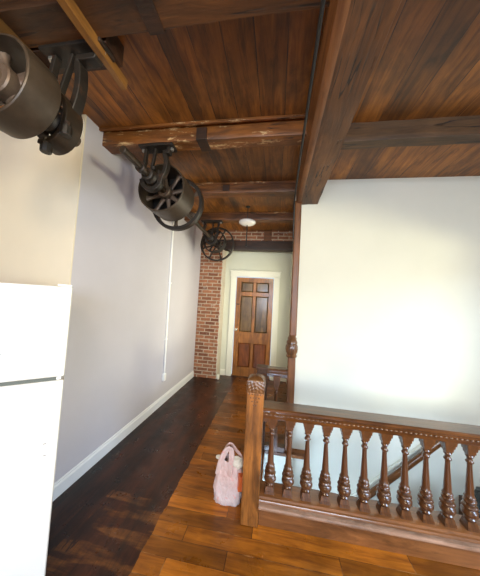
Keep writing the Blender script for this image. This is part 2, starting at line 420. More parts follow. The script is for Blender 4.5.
f.box(xs[1], xs[4], yf, yb, zs[0], zs[1]); f.box(xs[1], xs[4], yf, yb, zs[2], zs[3]); f.box(xs[1], xs[4], yf, yb, zs[4], zs[5]); f.box(xs[1], xs[4], yf, yb, zs[6], zs[7])
for a, b in ((1, 2), (3, 4), (5, 6)): f.box(xs[2], xs[3], yf, yb, zs[a], zs[b])
leaf = f.build('door_leaf', M['door'], door, bevel=.003)
for a, b, mt in ((1, 2, 'door_red'), (3, 4, 'door_panel'), (5, 6, 'door_panel')):
    for c0, c1 in ((1, 2), (3, 4)):
        x0, x1, z0, z1 = xs[c0], xs[c1], zs[a], zs[b]
        p = MB(); q = .024
        vs = [(x0, yf + .022, z0), (x1, yf + .022, z0), (x1, yf + .022, z1), (x0, yf + .022, z1),
              (x0 + .006, yf + .018, z0 + .006), (x1 - .006, yf + .018, z0 + .006), (x1 - .006, yf + .018, z1 - .006), (x0 + .006, yf + .018, z1 - .006),
              (x0 + q, yf + .007, z0 + q), (x1 - q, yf + .007, z0 + q), (x1 - q, yf + .007, z1 - q), (x0 + q, yf + .007, z1 - q)]
        fs = [(8, 9, 10, 11)]
        for k in range(4):
            l = (k + 1) % 4; fs += [(k, l, 4 + l, 4 + k), (4 + k, 4 + l, 8 + l, 8 + k)]
        p.add(vs, fs); p.build('door_panel', M[mt], door)
kn = MB().lathe([(.0, -.06), (.022, -.058), (.03, -.045), (.026, -.03), (.011, -.022), (.011, -.006), (.026, -.004), (.026, 0)], (dx(.065), yf, .93), 'y', 20)
kn.build('door_knob', M['chrome'], door, smooth=40)
MB().box(dx(.03), dx(.11), yf - .01, yf, 1.435, 1.455).build('latch_bolt', M['black'], door)
struct(MB().box(DX0 - .02, DX1 + .02, YD - .03, YD + .09, 0, .012).build('door_threshold', M['post_dark']))

# ------------------------------------------------------------------ ceiling timbers
def hewn(x0, x1, y0, y1, z0, z1, axis='x', n=40, amp=.006, seed=0):
    """a squared timber with uneven, hand-worked faces"""
    m = MB(); sec = []
    def lerp(a, b, t): return a + (b - a) * t
    a0, a1 = (x0, x1) if axis == 'x' else (y0, y1)
    b0, b1 = (y0, y1) if axis == 'x' else (x0, x1)
    ring = [(lerp(b0, b1, t), z0) for t in (0.02, .25, .5, .75, .98)] + [(b1, lerp(z0, z1, t)) for t in (.04, .33, .66, 1)] + [(b0, lerp(z0, z1, t)) for t in (1, .66, .33, .04)]
    k = len(ring); vs = []
    for i in range(n + 1):
        a = lerp(a0, a1, i / n)
        for b, z in ring:
            d = noise.noise_vector(Vector((a * 5 + seed * 7.1, b * 9, z * 9)))
            zz = z if z > z1 - 1e-6 else z + d.z * amp
            vs.append((a, b + d.y * amp, zz) if axis == 'x' else (b + d.x * amp, a, zz))
    fs = [tuple(range(k)), tuple(n * k + j for j in range(k))]
    for i in range(n):
        for j in range(k):
            l = (j + 1) % k; fs.append((i * k + j, i * k + l, (i + 1) * k + l, (i + 1) * k + j))
    return m.add(vs, fs)
MB1, MB2, MBZ = .195, .402, 2.61
struct(hewn(MB1, MB2, YB, YW, MBZ, ZC, 'y', 110, .008, 3).build('main_beam', M['main_beam'], smooth=50))
struct(MB().prism([(MB1 - .03, ZC - .02), (MB1 - .03, MBZ + .02), (MB1 - .022, MBZ - .006), (MB1 + .0, MBZ - .016), (MB1 + .022, MBZ - .012), (MB1 + .022, MBZ + .01), (MB1 + .008, MBZ + .02), (MB1 + .008, ZC - .02)], YB, YW - .01, 'y').build('trim_1', M['beam_edge'], smooth=40))
jx = MB1 - .02
JZ = 2.765
joists = [(-.14, 0., JZ, 'beam', XF), (.80, .955, JZ, 'beam_shaded', XF), (1.70, 1.825, JZ, 'beam_light', XL), (2.60, 2.725, JZ, 'beam', XL), (3.50, 3.625, JZ, 'beam', XL)]
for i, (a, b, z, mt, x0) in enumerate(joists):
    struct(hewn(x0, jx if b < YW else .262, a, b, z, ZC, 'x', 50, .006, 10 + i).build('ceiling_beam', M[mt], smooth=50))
for i, (a, b, z) in enumerate(((-.06, .08, JZ), (.84, .965, JZ), (1.775, 1.87, 2.742))):
    struct(hewn(MB2 - .005, XR, a, b, z, ZC, 'x', 50, .006, 30 + i).build('ceiling_beam', M['beam_grey'], smooth=50))
struct(hewn(-1.066, .262, 4.40, 4.56, 2.50, 2.68, 'x', 24, .004, 41).build('wall_plate_beam', M['beam_dark'], smooth=50))
struct(MB().box(-.285, -.14, 4.36, 4.44, 2.68, ZC).build('beam_end', M['beam'], bevel=.004))
# thin pale board edge nailed along the top of each joist face
for a, z, x0 in ((1.665, ZC, XL), (2.60, ZC, XL), (3.50, ZC, XL)):
    struct(MB().box(x0, jx, a - .014, a + .004, z - .022, z).build('trim_2', M['beam_light'], bevel=.002))
# dark notches cut where an old partition crossed
for y0, y1, z0, x0, x1 in ((.79, .965, JZ - .008, -.66, -.58), (1.682, 1.835, JZ - .008, -.685, -.60), (2.582, 2.66, JZ + .02, -.68, -.60)):
    struct(MB().box(x0, x1, y0, y1, z0, ZC - .03).build('beam_patch', M['beam_dark'], bevel=.003))
# battens the machinery hangs from, running along the hall
struct(hewn(-.962, -.928, -.4, 1.18, 2.712, 2.766, 'y', 30, .004, 51).build('ceiling_batten', M['batten'], smooth=50))
struct(hewn(-1.41, -1.34, -.4, 1.10, 2.70, 2.766, 'y', 30, .004, 52).build('ceiling_batten', M['batten_dark'], smooth=50))
struct(hewn(-1.50, -.905, .97, 1.10, 2.765, ZC, 'x', 16, .004, 53).build('ceiling_block', M['beam_dark'], smooth=50))

# ------------------------------------------------------------------ line shaft, pulleys and hangers
def ring_lathe(R, r, y0, y1, crown=0.0, n=56):
    ym = (y0 + y1) / 2
    prof = [(R - .004, y0), (R, y0 + .004), (R + crown, ym), (R, y1 - .004), (R - .004, y1), (r, y1), (r, y0)]
    return prof
def pulley(name, parent, cx, cz, y0, y1, R, thick, nsp, mrim, mspoke, hub=.06, hublen=.1, sr=.028, ph=0., sw=.02):
    ym = (y0 + y1) / 2
    t = MB().lathe(ring_lathe(R, R - thick, y0, y1, .004), (cx, 0, cz), 'y', 64, closed=True).build(name, M[mrim], parent, smooth=35)
    MB().lathe([(hub - .006, ym - hublen / 2), (hub, ym - hublen / 2 + .006), (hub, ym + hublen / 2 - .006), (hub - .006, ym + hublen / 2), (sr, ym + hublen / 2), (sr, ym - hublen / 2)], (cx, 0, cz), 'y', 32, closed=True).build('hub', M[mspoke], t, smooth=35)
    for k in range(nsp):
        a = ph + 2 * pi * k / nsp; d = Vector((cos(a), 0, sin(a))); s = Vector((-sin(a), 0, cos(a)))
        m = MB(); vs = []
        L = [(hub - .008, sw * 1.25), (hub + .02, sw), ((hub + R) / 2, sw * .8), (R - thick - .03, sw * .95), (R - thick + .004, sw * 1.5)]
        K = 12
        for q, w in L:
            for j in range(K):
                b = 2 * pi * j / K; vs.append(Vector((cx, ym, cz)) + d * q + s * (w * cos(b)) + Vector((0, w * .6 * sin(b), 0)))
        fs = [tuple(range(K)), tuple((len(L) - 1) * K + j for j in range(K))]
        for i in range(len(L) - 1):
            for j in range(K):
                l = (j + 1) % K; fs.append((i * K + j, i * K + l, (i + 1) * K + l, (i + 1) * K + j))
        m.add(vs, fs).build('spoke', M[mspoke], t, smooth=50)
    return t
def hanger(label, cx, cz, y, ztop, w, mt, sr=.026, flip=1, plate_dx=0.):
    """cast J-hanger: plate under the timber, curved arm, bearing on the shaft"""
    t = thing('shaft_hanger', label, 'hanger bracket', (cx, y, cz))
    px = cx + plate_dx
    MB().box(px - w / 2, px + w / 2, y - .055, y + .055, ztop - .022, ztop).build('mounting_plate', M[mt], t, bevel=.004)
    H_ = ztop - .02 - cz
    rr = .075
    pts = [(px + flip * w * .36, y, ztop - .02), (px + flip * w * .34, y, ztop - .06)]
    for k in range(11):
        u = k / 10; pts.append((cx + flip * (w * .32 * (1 - u) + rr * 1.15 * u + .03 * sin(pi * u)), y, ztop - .06 - u * (H_ - .04)))
    for k in range(1, 15):
        a = -pi * .98 * k / 14; pts.append((cx + flip * rr * 1.15 * cos(a), y, cz + rr * 1.25 * sin(a)))
    MB().bar(pts, .034, .055, (0, 1, 0)).build('curved_arm', M[mt], t, smooth=40, bevel=.004)
    # straight stay on the other side
    MB().bar([(px - flip * w * .34, y, ztop - .02), (cx - flip * .085, y, cz + .03)], .024, .035, (0, 1, 0)).build('stay_bar', M[mt], t, bevel=.003)
    MB().bar([(px - flip * w * .05, y, ztop - .02), (cx - flip * .02, y, cz + .045)], .018, .03, (0, 1, 0)).build('stay_bar', M[mt], t, bevel=.003)
    MB().lathe([(.04, y - .09), (.05, y - .085), (.05, y - .06), (.042, y - .05), (.058, y - .03), (.058, y + .03), (.042, y + .05), (.05, y + .06), (.05, y + .085), (.04, y + .09), (sr, y + .09), (sr, y - .09)], (cx, 0, cz), 'y', 28, closed=True).build('bearing_sleeve', M[mt], t, smooth=35)
    for s in (-1, 1):
        MB().lathe([(.012, cz - .05), (.014, cz - .045), (.014, cz + .055), (.012, cz + .06)], (cx + s * .068, y - .02, 0), 'z', 6).build('clamp_bolt', M[mt], t)
    for s in (-1, 1):
        MB().lathe([(.016, ztop - .04), (.018, ztop - .036), (.018, ztop - .022), ], (px + s * w * .42, y, 0), 'z', 6).build('plate_bolt', M['steel'], t)
    MB().lathe([(.008, cz + .055), (.008, cz + .075), (.018, cz + .08), (.02, cz + .1), (.012, cz + .106)], (cx, y, 0), 'z', 14).build('oil_cup', M[mt], t, smooth=40)
    return t
SX, SZ = -1.075, 2.488
ls = thing('line_shaft', 'long dark iron shaft with spoked drum and wheels under the ceiling of the hall', 'line shaft', (SX, 2.8, SZ))
MB().lathe([(.021, 1.37), (.0255, 1.374), (.0255, 4.30), (.021, 4.304)], (SX, 0, SZ), 'y', 24).build('rod', M['iron_brown'], ls, smooth=40)
MB().lathe([(.034, 1.57), (.04, 1.575), (.04, 1.61), (.034, 1.615), (.0257, 1.615), (.0257, 1.57)], (SX, 0, SZ), 'y', 24, closed=True).build('collar', M['iron'], ls, smooth=40)
pulley('drum_pulley', ls, SX, SZ, 1.90, 2.17, .222, .012, 8, 'drum', 'spoke', ph=.2, sw=.022, hub=.06, hublen=.16)['label'] = 'wide spoked drum'
MB().lathe([(.0262, 2.150), (.2105, 2.150), (.2105, 2.166), (.0262, 2.166)], (SX, 0, SZ), 'y', 64, closed=True).build('back_plate', M['black'], ls)
pulley('flange_wheel', ls, SX, SZ, 2.24, 2.31, .278, .032, 6, 'iron', 'spoke', ph=.5, sw=.022, hub=.065)['label'] = 'large thin wheel behind the drum'
pulley('small_pulley', ls, SX, SZ, 3.68, 3.84, .19, .012, 6, 'iron', 'iron', ph=.1, sw=.016)
pulley('spoked_wheel', ls, SX, SZ, 3.92, 3.99, .30, .022, 8, 'iron', 'iron_brown', ph=.3, sw=.015, hub=.07)['label'] = 'open spoked wheel at the far end'
hanger('dark iron hanger bracket under the second ceiling beam, carrying the long shaft', SX, SZ, 1.76, JZ + .002, .30, 'iron', plate_dx=.03)
hanger('dark iron hanger bracket under the fourth ceiling beam near the brick pier', SX, SZ, 3.56, JZ + .002, .34, 'iron', flip=-1)
# the near shaft by the refrigerator
NX, NZ = -1.185, 2.371
t = thing('stub_shaft', 'short iron shaft with a large smooth drum above the white refrigerator', 'line shaft', (NX, .8, NZ))
MB().lathe([(.027, .62), (.0317, .624), (.0317, 1.13), (.027, 1.134)], (NX, 0, NZ), 'y', 24).build('rod', M['spoke'], t, smooth=40)
pulley('drum_pulley', t, NX, NZ, .722, .868, .177, .011, 4, 'drum', 'spoke', ph=.45, sw=.032, hub=.066, hublen=.12, sr=.032)
hg = hanger('heavy dark iron hanger bracket above the refrigerator holding the large smooth drum', NX, NZ, 1.0, 2.768, .36, 'iron', sr=.032, plate_dx=.09)
# curved side plate with bolts, right of the near bearing
sp = MB(); pts = []
for k in range(17):
    a = radians(95 - 200 * k / 16); pts.append((NX + .112 * cos(a) + .01, .985, NZ + .135 * sin(a)))
sp.bar(pts, .024, .10, (0, 1, 0)); sp.build('side_plate', M['iron_brown'], hg, smooth=40, bevel=.004)
for px_, pz_ in ((NX + .02, NZ - .125), (NX + .125, NZ - .045)):
    MB().lathe([(.022, 0), (.026, .006), (.026, .045), (.018, .052), (.018, .07), (.0, .072)], (px_, .95, pz_ - .06), 'z', 10).build('bearing_bolt', M['iron'], hg, smooth=30)

# ------------------------------------------------------------------ refrigerator (stands at an angle in the alcove)
fr = thing('refrigerator', 'white two-door refrigerator standing at an angle beside the grey wall', 'refrigerator', (-.987, 1.0, 0), radians(43))
FW = .70
MB().box(-FW + .012, -.014, .062, .56, .03, 1.512).build('cabinet', M['fridge'], fr, True, bevel=.008)
def door_box(z0, z1):
    d = MB(); d.box(-FW, 0, 0, .05, z0, z1); return d
fd = door_box(1.096, 1.526).build('freezer_door', M['fridge'], fr, True, bevel=.007, segs=3)
ld = door_box(.09, 1.080).build('fridge_door', M['fridge'], fr, True, bevel=.007, segs=3)
MB().box(-FW + .01, -.012, .05, .062, 1.10, 1.515).build('gasket', M['gasket'], fd, True)
MB().box(-FW + .01, -.012, .05, .062, .10, 1.075).build('gasket', M['gasket'], ld, True)
MB().box(-FW + .006, -.03, .006, .055, 1.081, 1.095).build('gap_strip', M['gasket'], fr, True)
for z0, z1 in ((1.16, 1.46), (.55, 1.02)):
    h = MB(); h.box(-FW + .03, -FW + .06, -.045, -.02, z0, z1); h.box(-FW + .03, -FW + .06, -.022, 0.0, z0, z0 + .03); h.box(-FW + .03, -FW + .06, -.022, 0.0, z1 - .03, z1)
    h.build('door_handle', M['fridge'], fd if z0 > 1 else ld, True, bevel=.005)
MB().box(-.055, -.012, .008, .07, 1.0815, 1.0945).build('hinge', M['conduit'], fr, True, bevel=.002)
MB().box(-.06, -.004, .01, .09, 1.527, 1.536).build('top_hinge', M['conduit'], fr, True, bevel=.002)
MB().box(-FW + .02, -.02, .03, .06, .02, .085).build('kick_grille', M['gasket'], fr, True)
for x_ in (-FW + .06, -.07):
    for y_ in (.12, .5): MB().lathe([(.02, 0), (.02, .032)], (x_, y_, 0), 'z', 12).build('foot', M['black'], fr, True)
for x_, z_, l in ((-.055, .795, .012), (-.05, .742, .010), (-.235, 1.215, .008), (-.235, 1.19, .008)):
    MB().box(x_, x_ + l, -.0006, .0, z_, z_ + .004).build('scuff_mark', M['scuff'], fd if z_ > 1.09 else ld, True)

# ------------------------------------------------------------------ balustrades
def twist(a, z):
    if .245 < z < .378:
        return 1 + .04 * sin(5 * a + z * 120) * sin(pi * (z - .245) / .133)
    return 1
def baluster_mesh(z0=.186, ztop=.70):
    m = MB()
    def sq(h0, za, h1, zb):
        vs = [(s * h, u * h, z) for h, z in ((h0, za), (h1, zb)) for s, u in ((-1, -1), (1, -1), (1, 1), (-1, 1))]
        m.add(vs, [(3, 2, 1, 0), (4, 5, 6, 7)] + [(k, (k + 1) % 4, 4 + (k + 1) % 4, 4 + k) for k in range(4)])
    sq(.034, z0, .032, .205); sq(.030, .205, .024, .232)
    body = [(.019, .230), (.024, .236), (.026, .243), (.021, .250), (.024, .254), (.033, .262), (.038, .274), (.037, .287), (.029, .297), (.027, .301), (.033, .306), (.036, .314), (.032, .322),
            (.023, .329), (.026, .334), (.0305, .342), (.028, .351), (.021, .358), (.024, .362), (.026, .367), (.022, .374), (.0215, .385), (.0215, .40), (.0185, .45), (.0155, .50), (.0135, .545), (.0135, .565),
            (.017, .569), (.021, .575), (.021, .580), (.016, .586), (.0145, .592), (.0145, .60), (.018, .605), (.022, .610), (.019, .616), (.016, .62)]
    # denser rings through the carved bulb
    body = [(r * (1.13 if .234 < z < .376 else 1.0), z) for r, z in body]
    d = []
    for (r0, a), (r1, b) in zip(body, body[1:]):
        k = 3 if .245 < a < .378 else 1
        for i in range(k): u = i / k; d.append((r0 + (r1 - r0) * u, a + (b - a) * u))
    d.append(body[-1])
    m.lathe(d, n=36, mod=twist)
    sq(.015, .612, .019, .628); sq(.022, .628, .023, .648); sq(.027, .648, .029, .668); sq(.033, .668, .036, ztop)
    return m
def frieze(m, a0, a1, cs, axis, b0, b1, zt=.712, zs=.668, rise=.024, hw=.043):
    """board under the rail cut into arches between the balusters"""
    edges = [a0] + [(c + d) / 2 for c, d in zip(cs, cs[1:])] + [a1]
    mids = [(c + d) / 2 for c, d in zip(cs, cs[1:])]
    pts = [(a0, zt), (a0, zs)]
    for mc in mids:
        for k in range(13):
            an = pi - pi * k / 12; pts.append((mc + hw * cos(an), zs + rise * sin(an)))
    pts += [(a1, zs), (a1, zt)]
    # strips so that every face stays convex
    low = pts[1:-1]
    for (u0, z0), (u1, z1) in zip(low, low[1:]):
        if u1 - u0 < 1e-6: continue
        m.prism([(u0, z0), (u1, z1), (u1, zt), (u0, zt)], b0, b1, 'y' if axis == 'x' else 'x')
    return m
YR = 1.735
bal = thing('stair_balustrade', 'long carved brown balustrade along the near side of the stairwell', 'balustrade', (.8, YR, 0))
x0, x1 = -.054, 1.66
MB().box(x0, x1, 1.674, 1.80, 0, .134).build('curb', M['curb'], bal, bevel=.004)
lp = [(1.80, .132), (1.66, .132), (1.652, .124), (1.642, .124), (1.634, .132), (1.632, .142), (1.636, .152), (1.645, .157), (1.665, .157), (1.668, .168), (1.678, .172), (1.682, .184), (1.690, .187), (1.80, .187)]
lb = MB()
nos = [(1.655, .132), (1.652, .124), (1.642, .124), (1.634, .132), (1.632, .142), (1.636, .152), (1.645, .157), (1.661, .157), (1.661, .132)]
MB().prism(nos, x0, x1, 'x').build('ledge_nosing', M['ledge'], bal, smooth=35)
lb.prism([(1.662, .132), (1.662, .157), (1.668, .168), (1.678, .172), (1.682, .184), (1.690, .187), (1.82, .187), (1.82, .132)], x0, x1, 'x').build('bottom_ledge', M['curb'], bal, smooth=35)
hp = [(1.800, .745), (1.806, .752), (1.806, .768), (1.799, .776), (1.668, .776), (1.661, .769), (1.661, .757), (1.667, .749), (1.674, .746), (1.676, .736), (1.683, .733), (1.683, .722), (1.690, .714), (1.694, .700), (1.700, .692), (1.770, .692), (1.778, .700), (1.782, .714), (1.790, .722), (1.790, .745)]
MB().prism(hp, x0, x1, 'x').build('handrail', M['rail'], bal, smooth=30)
cs = [.012 + .1232 * i for i in range(14)]
frieze(MB(), x0, x1, cs, 'x', 1.704, 1.766).build('arched_frieze', M['rail'], bal)
bd = MB()
k = 0; x = x0 + .02
while x < x1 - .02:
    bd.lathe([(.0, x - .011), (.005, x - .008), (.007, x), (.005, x + .008), (.0, x + .011)], (0, 1.6815, .7275), 'x', 8); x += .0285
bd.build('bead_moulding', M['carved'], bal, smooth=60)
b0 = baluster_mesh().build('baluster', M['baluster'], bal, local=True, smooth=30); b0.location = (cs[0] - .8, 0, 0)
for c_ in cs[1:]: share(b0, 'baluster', bal, (c_ - .8, 0, 0))

def carved_block(cx, cy, z0, z1, h, seed=0, dome=.02, n=26, amp=.006):
    """top of a newel carved with leaf ridges"""
    m = MB()
    ring = []
    K = 4 * n; vs = []; R = 22
    for i in range(R + 1):
        u = i / R; z = z0 + (z1 - z0) * u
        sh = h * (1 + .05 * sin(pi * min(1, u * 1.2))) * (1 - .0 * u)
        if u > .82: sh *= 1 - .18 * ((u - .82) / .18) ** 2
        for k in range(K):
            s = k // n; w = (k % n) / n * 2 - 1
            x, y = [(w, -1), (1, w), (-w, 1), (-1, -w)][s]
            leaf = abs(sin(2.5 * pi * w + 3.0 * u)) * .6 + abs(sin(4 * pi * (u + abs(w) * .4))) * .7
            edge = 1 - abs(w) ** 8
            d = 1 + amp / h * (leaf - .6) * edge * sin(pi * min(1, .08 + u)) 
            vs.append((cx + x * sh * d, cy + y * sh * d, z))
    fs = [tuple(range(K - 1, -1, -1))]
    for i in range(R):
        for k in range(K):
            l = (k + 1) % K; fs.append((i * K + k, i * K + l, (i + 1) * K + l, (i + 1) * K + k))
    prev = R * K
    for q, dz in ((.8, .55), (.5, .85), (.2, 1.0)):
        base = len(vs)
        for k in range(K):
            vx, vy, vz = vs[R * K + k]
            rr = 1 + .05 * sin(k * 2 * pi / n * 3)
            vs.append((cx + (vx - cx) * q * rr, cy + (vy - cy) * q * rr, z1 + dome * dz))
        for k in range(K):
            l = (k + 1) % K; fs.append((prev + k, prev + l, base + l, base + k))
        prev = base
    fs.append(tuple(prev + k for k in range(K)))
    return m.add(vs, fs)
NXC, NYC, NH = -.1135, 1.709, .0595
nw = MB().box(NXC - NH, NXC + NH, NYC - NH, NYC + NH, 0, .875)
nwo = nw.build('newel_post', M['newel'], bal, bevel=.007, segs=2)
carved_block(NXC, NYC, .872, .965, NH * .99, dome=.016).build('carved_cap', M['carved'], nwo, smooth=50)
# leaf chip-carving on the front below the cap
lf = MB()
for r_ in range(4):
    z = .865 - r_ * .024; n_ = 5 - r_
    for k in range(n_):
        xk = NXC + (k - (n_ - 1) / 2) * .019
        lf.lathe([(.0, -.004), (.004, -.003), (.006, 0), (.0, .004)], (xk, NYC - NH - .0005, z), 'y', 8)
lf.build('chip_carving', M['carved'], nwo, smooth=50)
# far end newel, off the frame to the right
MB().box(1.66, 1.77, 1.68, 1.79, 0, .96).build('end_newel', M['newel'], bal, bevel=.006)

# far balustrade: dark newel, side rail from the carved newel, short rail into the wall post
bf = thing('stair_balustrade', 'short dark balustrade at the far end of the stairwell beside the wall post', 'balustrade', (0, 2.52, 0))
MB().box(-.165, -.055, 2.465, 2.575, 0, .80).build('newel_post', M['post_dark'], bf, bevel=.005)
MB().box(-.172, -.048, 2.458, 2.582, .80, .835).build('newel_cap', M['post_dark'], bf, bevel=.008)
hp2 = [(2.52 + (y - YR) * .75, z + .052) for y, z in hp]
MB().prism(hp2, -.055, .150, 'x').build('handrail', M['rail_y'], bf, smooth=30)
frieze(MB(), -.055, .150, [-.075, .042, .16], 'x', 2.50, 2.54, zt=.765, zs=.715).build('arched_frieze', M['rail_y'], bf)
bb_ = baluster_mesh(.0, .75).build('baluster', M['baluster'], bf, local=True, smooth=30); bb_.location = (.042, 0, 0)
MB().box(-.055, .150, 2.49, 2.56, 0, .05).build('bottom_rail', M['rail_y'], bf, bevel=.004)
MB().prism([(NXC + (y - YR) * .75, z) for y, z in hp], 1.772, 2.464, 'y').build('side_handrail', M['rail_y'], bf, smooth=30)
sc_ = [1.86 + .1232 * i for i in range(5)]
for c_ in sc_: share(bb_, 'baluster', bf, (NXC, c_ - 2.52, -.03))
MB().box(NXC - .05, NXC + .05, 1.772, 2.464, 0, .04).build('side_bottom_rail', M['rail_y'], bf, bevel=.004)

# wall post with carved knob, and the strip of trim above it
wp = thing('wall_post', 'tall brown wooden post with carved knob at the white wall corner', 'post', (.188, 2.55, 0))
MB().box(.15, .2255, 2.512, 2.592, 0, .955).build('lower_shaft', M['post'], wp, bevel=.006)
MB().box(.155, .2255, 2.522, 2.592, 1.165, MBZ + .02).build('upper_shaft', M['post'], wp, bevel=.012, segs=3)
kb = [(.04, .945), (.052, .952), (.056, .965), (.048, .98), (.055, 1.0), (.061, 1.03), (.060, 1.06), (.050, 1.085), (.056, 1.095), (.054, 1.112), (.044, 1.13), (.047, 1.142), (.038, 1.16), (.032, 1.172)]
MB().lathe(kb, (.183, 2.535, 0), 'z', 36, mod=lambda a, z: 1 + (.07 * sin(9 * a) if .985 < z < 1.083 else 0)).build('carved_knob', M['carved'], wp, smooth=35)
struct(MB().box(.16, .2255, 2.60, 2.70, 0, ZC).build('trim_3', M['casing']))

# staircase going down to the left, landing, wall handrail
nst = 5; rise, run, xt = .194, .21, 2.0
sb = MB()
for k in range(1, nst + 1):
    sb.box(xt - k * run - (1.0 if k == nst else .02), xt - (k - 1) * run, 1.88, 2.593 if k < nst else 2.499, -k * rise - .04, -k * rise)
    sb.box(xt - (k - 1) * run - .02, xt - (k - 1) * run, 1.88, 2.593, -k * rise, -(k - 1) * rise - .04)
struct(sb.build('staircase', M['stair']))
hr = thing('wall_handrail', 'sloping dark wooden handrail on the white stairwell wall', 'handrail', (1.25, 2.55, 0))
A, B = Vector((.50, 2.52, -.72)), Vector((1.66, 2.52, .382))
sec = [(.024 * cos(2 * pi * k / 14), .03 * sin(2 * pi * k / 14)) for k in range(14)]
MB().sweep([A, B], sec).build('rail', M['rail'], hr, smooth=50)
off = Vector((0, .06, .034))
MB().sweep([A + off, B + off], [(-.014, -.006), (.014, -.006), (.014, .006), (-.014, .006)]).build('white_backing_strip', M['casing'], hr)
for u in (.12, .5, .9):
    p_ = A.lerp(B, u)
    MB().tube([p_ + Vector((0, 0, -.02)), p_ + Vector((0, .03, -.06)), p_ + Vector((0, .072, -.06))], .008).build('wall_bracket', M['iron'], hr, smooth=50)

def lump_bag(name, label, loc, rx, ry, h, seed):
    m = MB(); n, R = 40, 26; vs = []
    for i in range(R + 1):
        u = i / R
        r = (min(1, (u / .12) ** .5) * (1 - .45 * max(0, u - .45) ** 1.2 / .5) if u < .86 else .42 * (1 - u) / .14 * .6 + .12)
        for k in range(n):
            a = 2 * pi * k / n
            d = 1 + .13 * noise.noise(Vector((cos(a) * 2 + seed, sin(a) * 2, u * 4))) + .05 * sin(11 * a + seed) * u
            vs.append((loc[0] + rx * r * d * cos(a), loc[1] + ry * r * d * sin(a), loc[2] + h * u))
    fs = [tuple(range(n - 1, -1, -1)), tuple(R * n + k for k in range(n))]
    for i in range(R):
        for k in range(n):
            l = (k + 1) % n; fs.append((i * n + k, i * n + l, (i + 1) * n + l, (i + 1) * n + k))
    return tag(m.add(vs, fs).build(name, M['trash'], smooth=70), label, 'bag')
lump_bag('trash_bag', 'black plastic bag down in the stairwell behind the first balusters', (.10, 2.33, -.97), .16, .13, .70, 1.3)
lump_bag('trash_bag', 'black plastic bag on the stairs at the right edge behind the balustrade', (1.74, 2.20, -.388), .14, .15, .56, 4.1)

# ------------------------------------------------------------------ small things
cd = thing('conduit_drop', 'thin white conduit running down the grey wall to a small box', 'conduit', (XL, 3.13, .33))
MB().tube([(XL + .014, 3.10, 2.60), (XL + .014, 3.15, .40)], .014, 12, up=(1, 0, 0)).build('pipe', M['conduit'], cd, smooth=50)
MB().box(XL, XL + .035, 3.125, 3.18, .33, .43).build('outlet_box', M['conduit'], cd, bevel=.005)
for z in (.9, 1.7): MB().box(XL, XL + .026, 3.105, 3.165, z, z + .018).build('pipe_clip', M['conduit'], cd, bevel=.003)

cb = MB().tube([(.118, -2.5, 2.598), (.118, .75, 2.598), (.13, 1.76, 2.602), (.142, 2.44, 2.60), (.146, 2.495, 2.56), (.148, 2.50, 2.2)], .0085, 10)
tag(cb.build('black_cable', M['black'], smooth=60), 'black cable running under the beams along the left side of the big beam', 'cable')

cl = thing('ceiling_light', 'round white dome ceiling light in the hall before the far door', 'ceiling light', (-.465, 3.28, ZC))
cx_, cy_ = -.465, 3.28
MB().lathe([(.03, ZC - .001), (.032, ZC - .008), (.028, ZC - .016), (.006, ZC - .02), (.006, 2.665)], (cx_, cy_, 0), 'z', 24).build('stem', M['black'], cl, smooth=40)
MB().lathe([(.02, 2.672), (.10, 2.670), (.118, 2.660), (.122, 2.648), (.116, 2.634), (.095, 2.620), (.06, 2.611), (.02, 2.607), (.0, 2.606)], (cx_, cy_, 0), 'z', 40).build('dome_shade', M['lamp'], cl, smooth=60)
MB().tube([(cx_, cy_, 2.607), (cx_ + .002, cy_, 2.32)], .008, 8).build('pull_cord', M['black'], cl)
MB().lathe([(.0, 2.29), (.013, 2.293), (.015, 2.31), (.008, 2.327)], (cx_ + .002, cy_, 0), 'z', 12).build('cord_knob', M['black'], cl, smooth=50)

# pink plastic shopping bag on the floor beside the newel
BX, BY = -.300, 1.835
bg = thing('plastic_bag', 'crumpled pink plastic shopping bag on the floor beside the carved newel', 'bag', (BX, BY, 0))
m = MB(); n, R = 64, 40; vs = []
def sup(a, e): return math.copysign(abs(cos(a)) ** e, cos(a)), math.copysign(abs(sin(a)) ** e, sin(a))
for i in range(R + 1):
    u = i / R; z = .285 * u
    wx = .103 * (min(1, .95 + u * .6)) * (1 - .42 * max(0, u - .45) ** 1.3 / .5)
    wy = .072 * (min(1, .85 + u * 1.2)) * (1 - .45 * max(0, u - .4) ** 1.2 / .5)
    for k in range(n):
        a = 2 * pi * k / n; x_, y_ = sup(a, .55)
        d = 1 + .11 * noise.noise(Vector((x_ * 2.2, y_ * 2.2, u * 4))) + .11 * (abs(noise.noise(Vector((x_ * 4.5 + 2 * u, y_ * 4.5, u * 3.5 + x_)))) - .2) + .05 * noise.noise(Vector((x_ * 11, y_ * 11, u * 10))) + .04 * sin(9 * a + 5 * u) * u
        zz = z + (.028 * noise.noise(Vector((x_ * 3, y_ * 3, 9))) + .03 * abs(x_)) * u
        vs.append((BX + wx * x_ * d + .012 * u, BY + wy * y_ * d, zz))
fs = [tuple(range(n - 1, -1, -1))]
for i in range(R):
    for k in range(n):
        l = (k + 1) % n; fs.append((i * n + k, i * n + l, (i + 1) * n + l, (i + 1) * n + k))
bo = m.add(vs, fs).build('bag_body', M['bag'], bg, smooth=80)
so = bo.modifiers.new('thickness', 'SOLIDIFY'); so.thickness = .0015; so.offset = -1
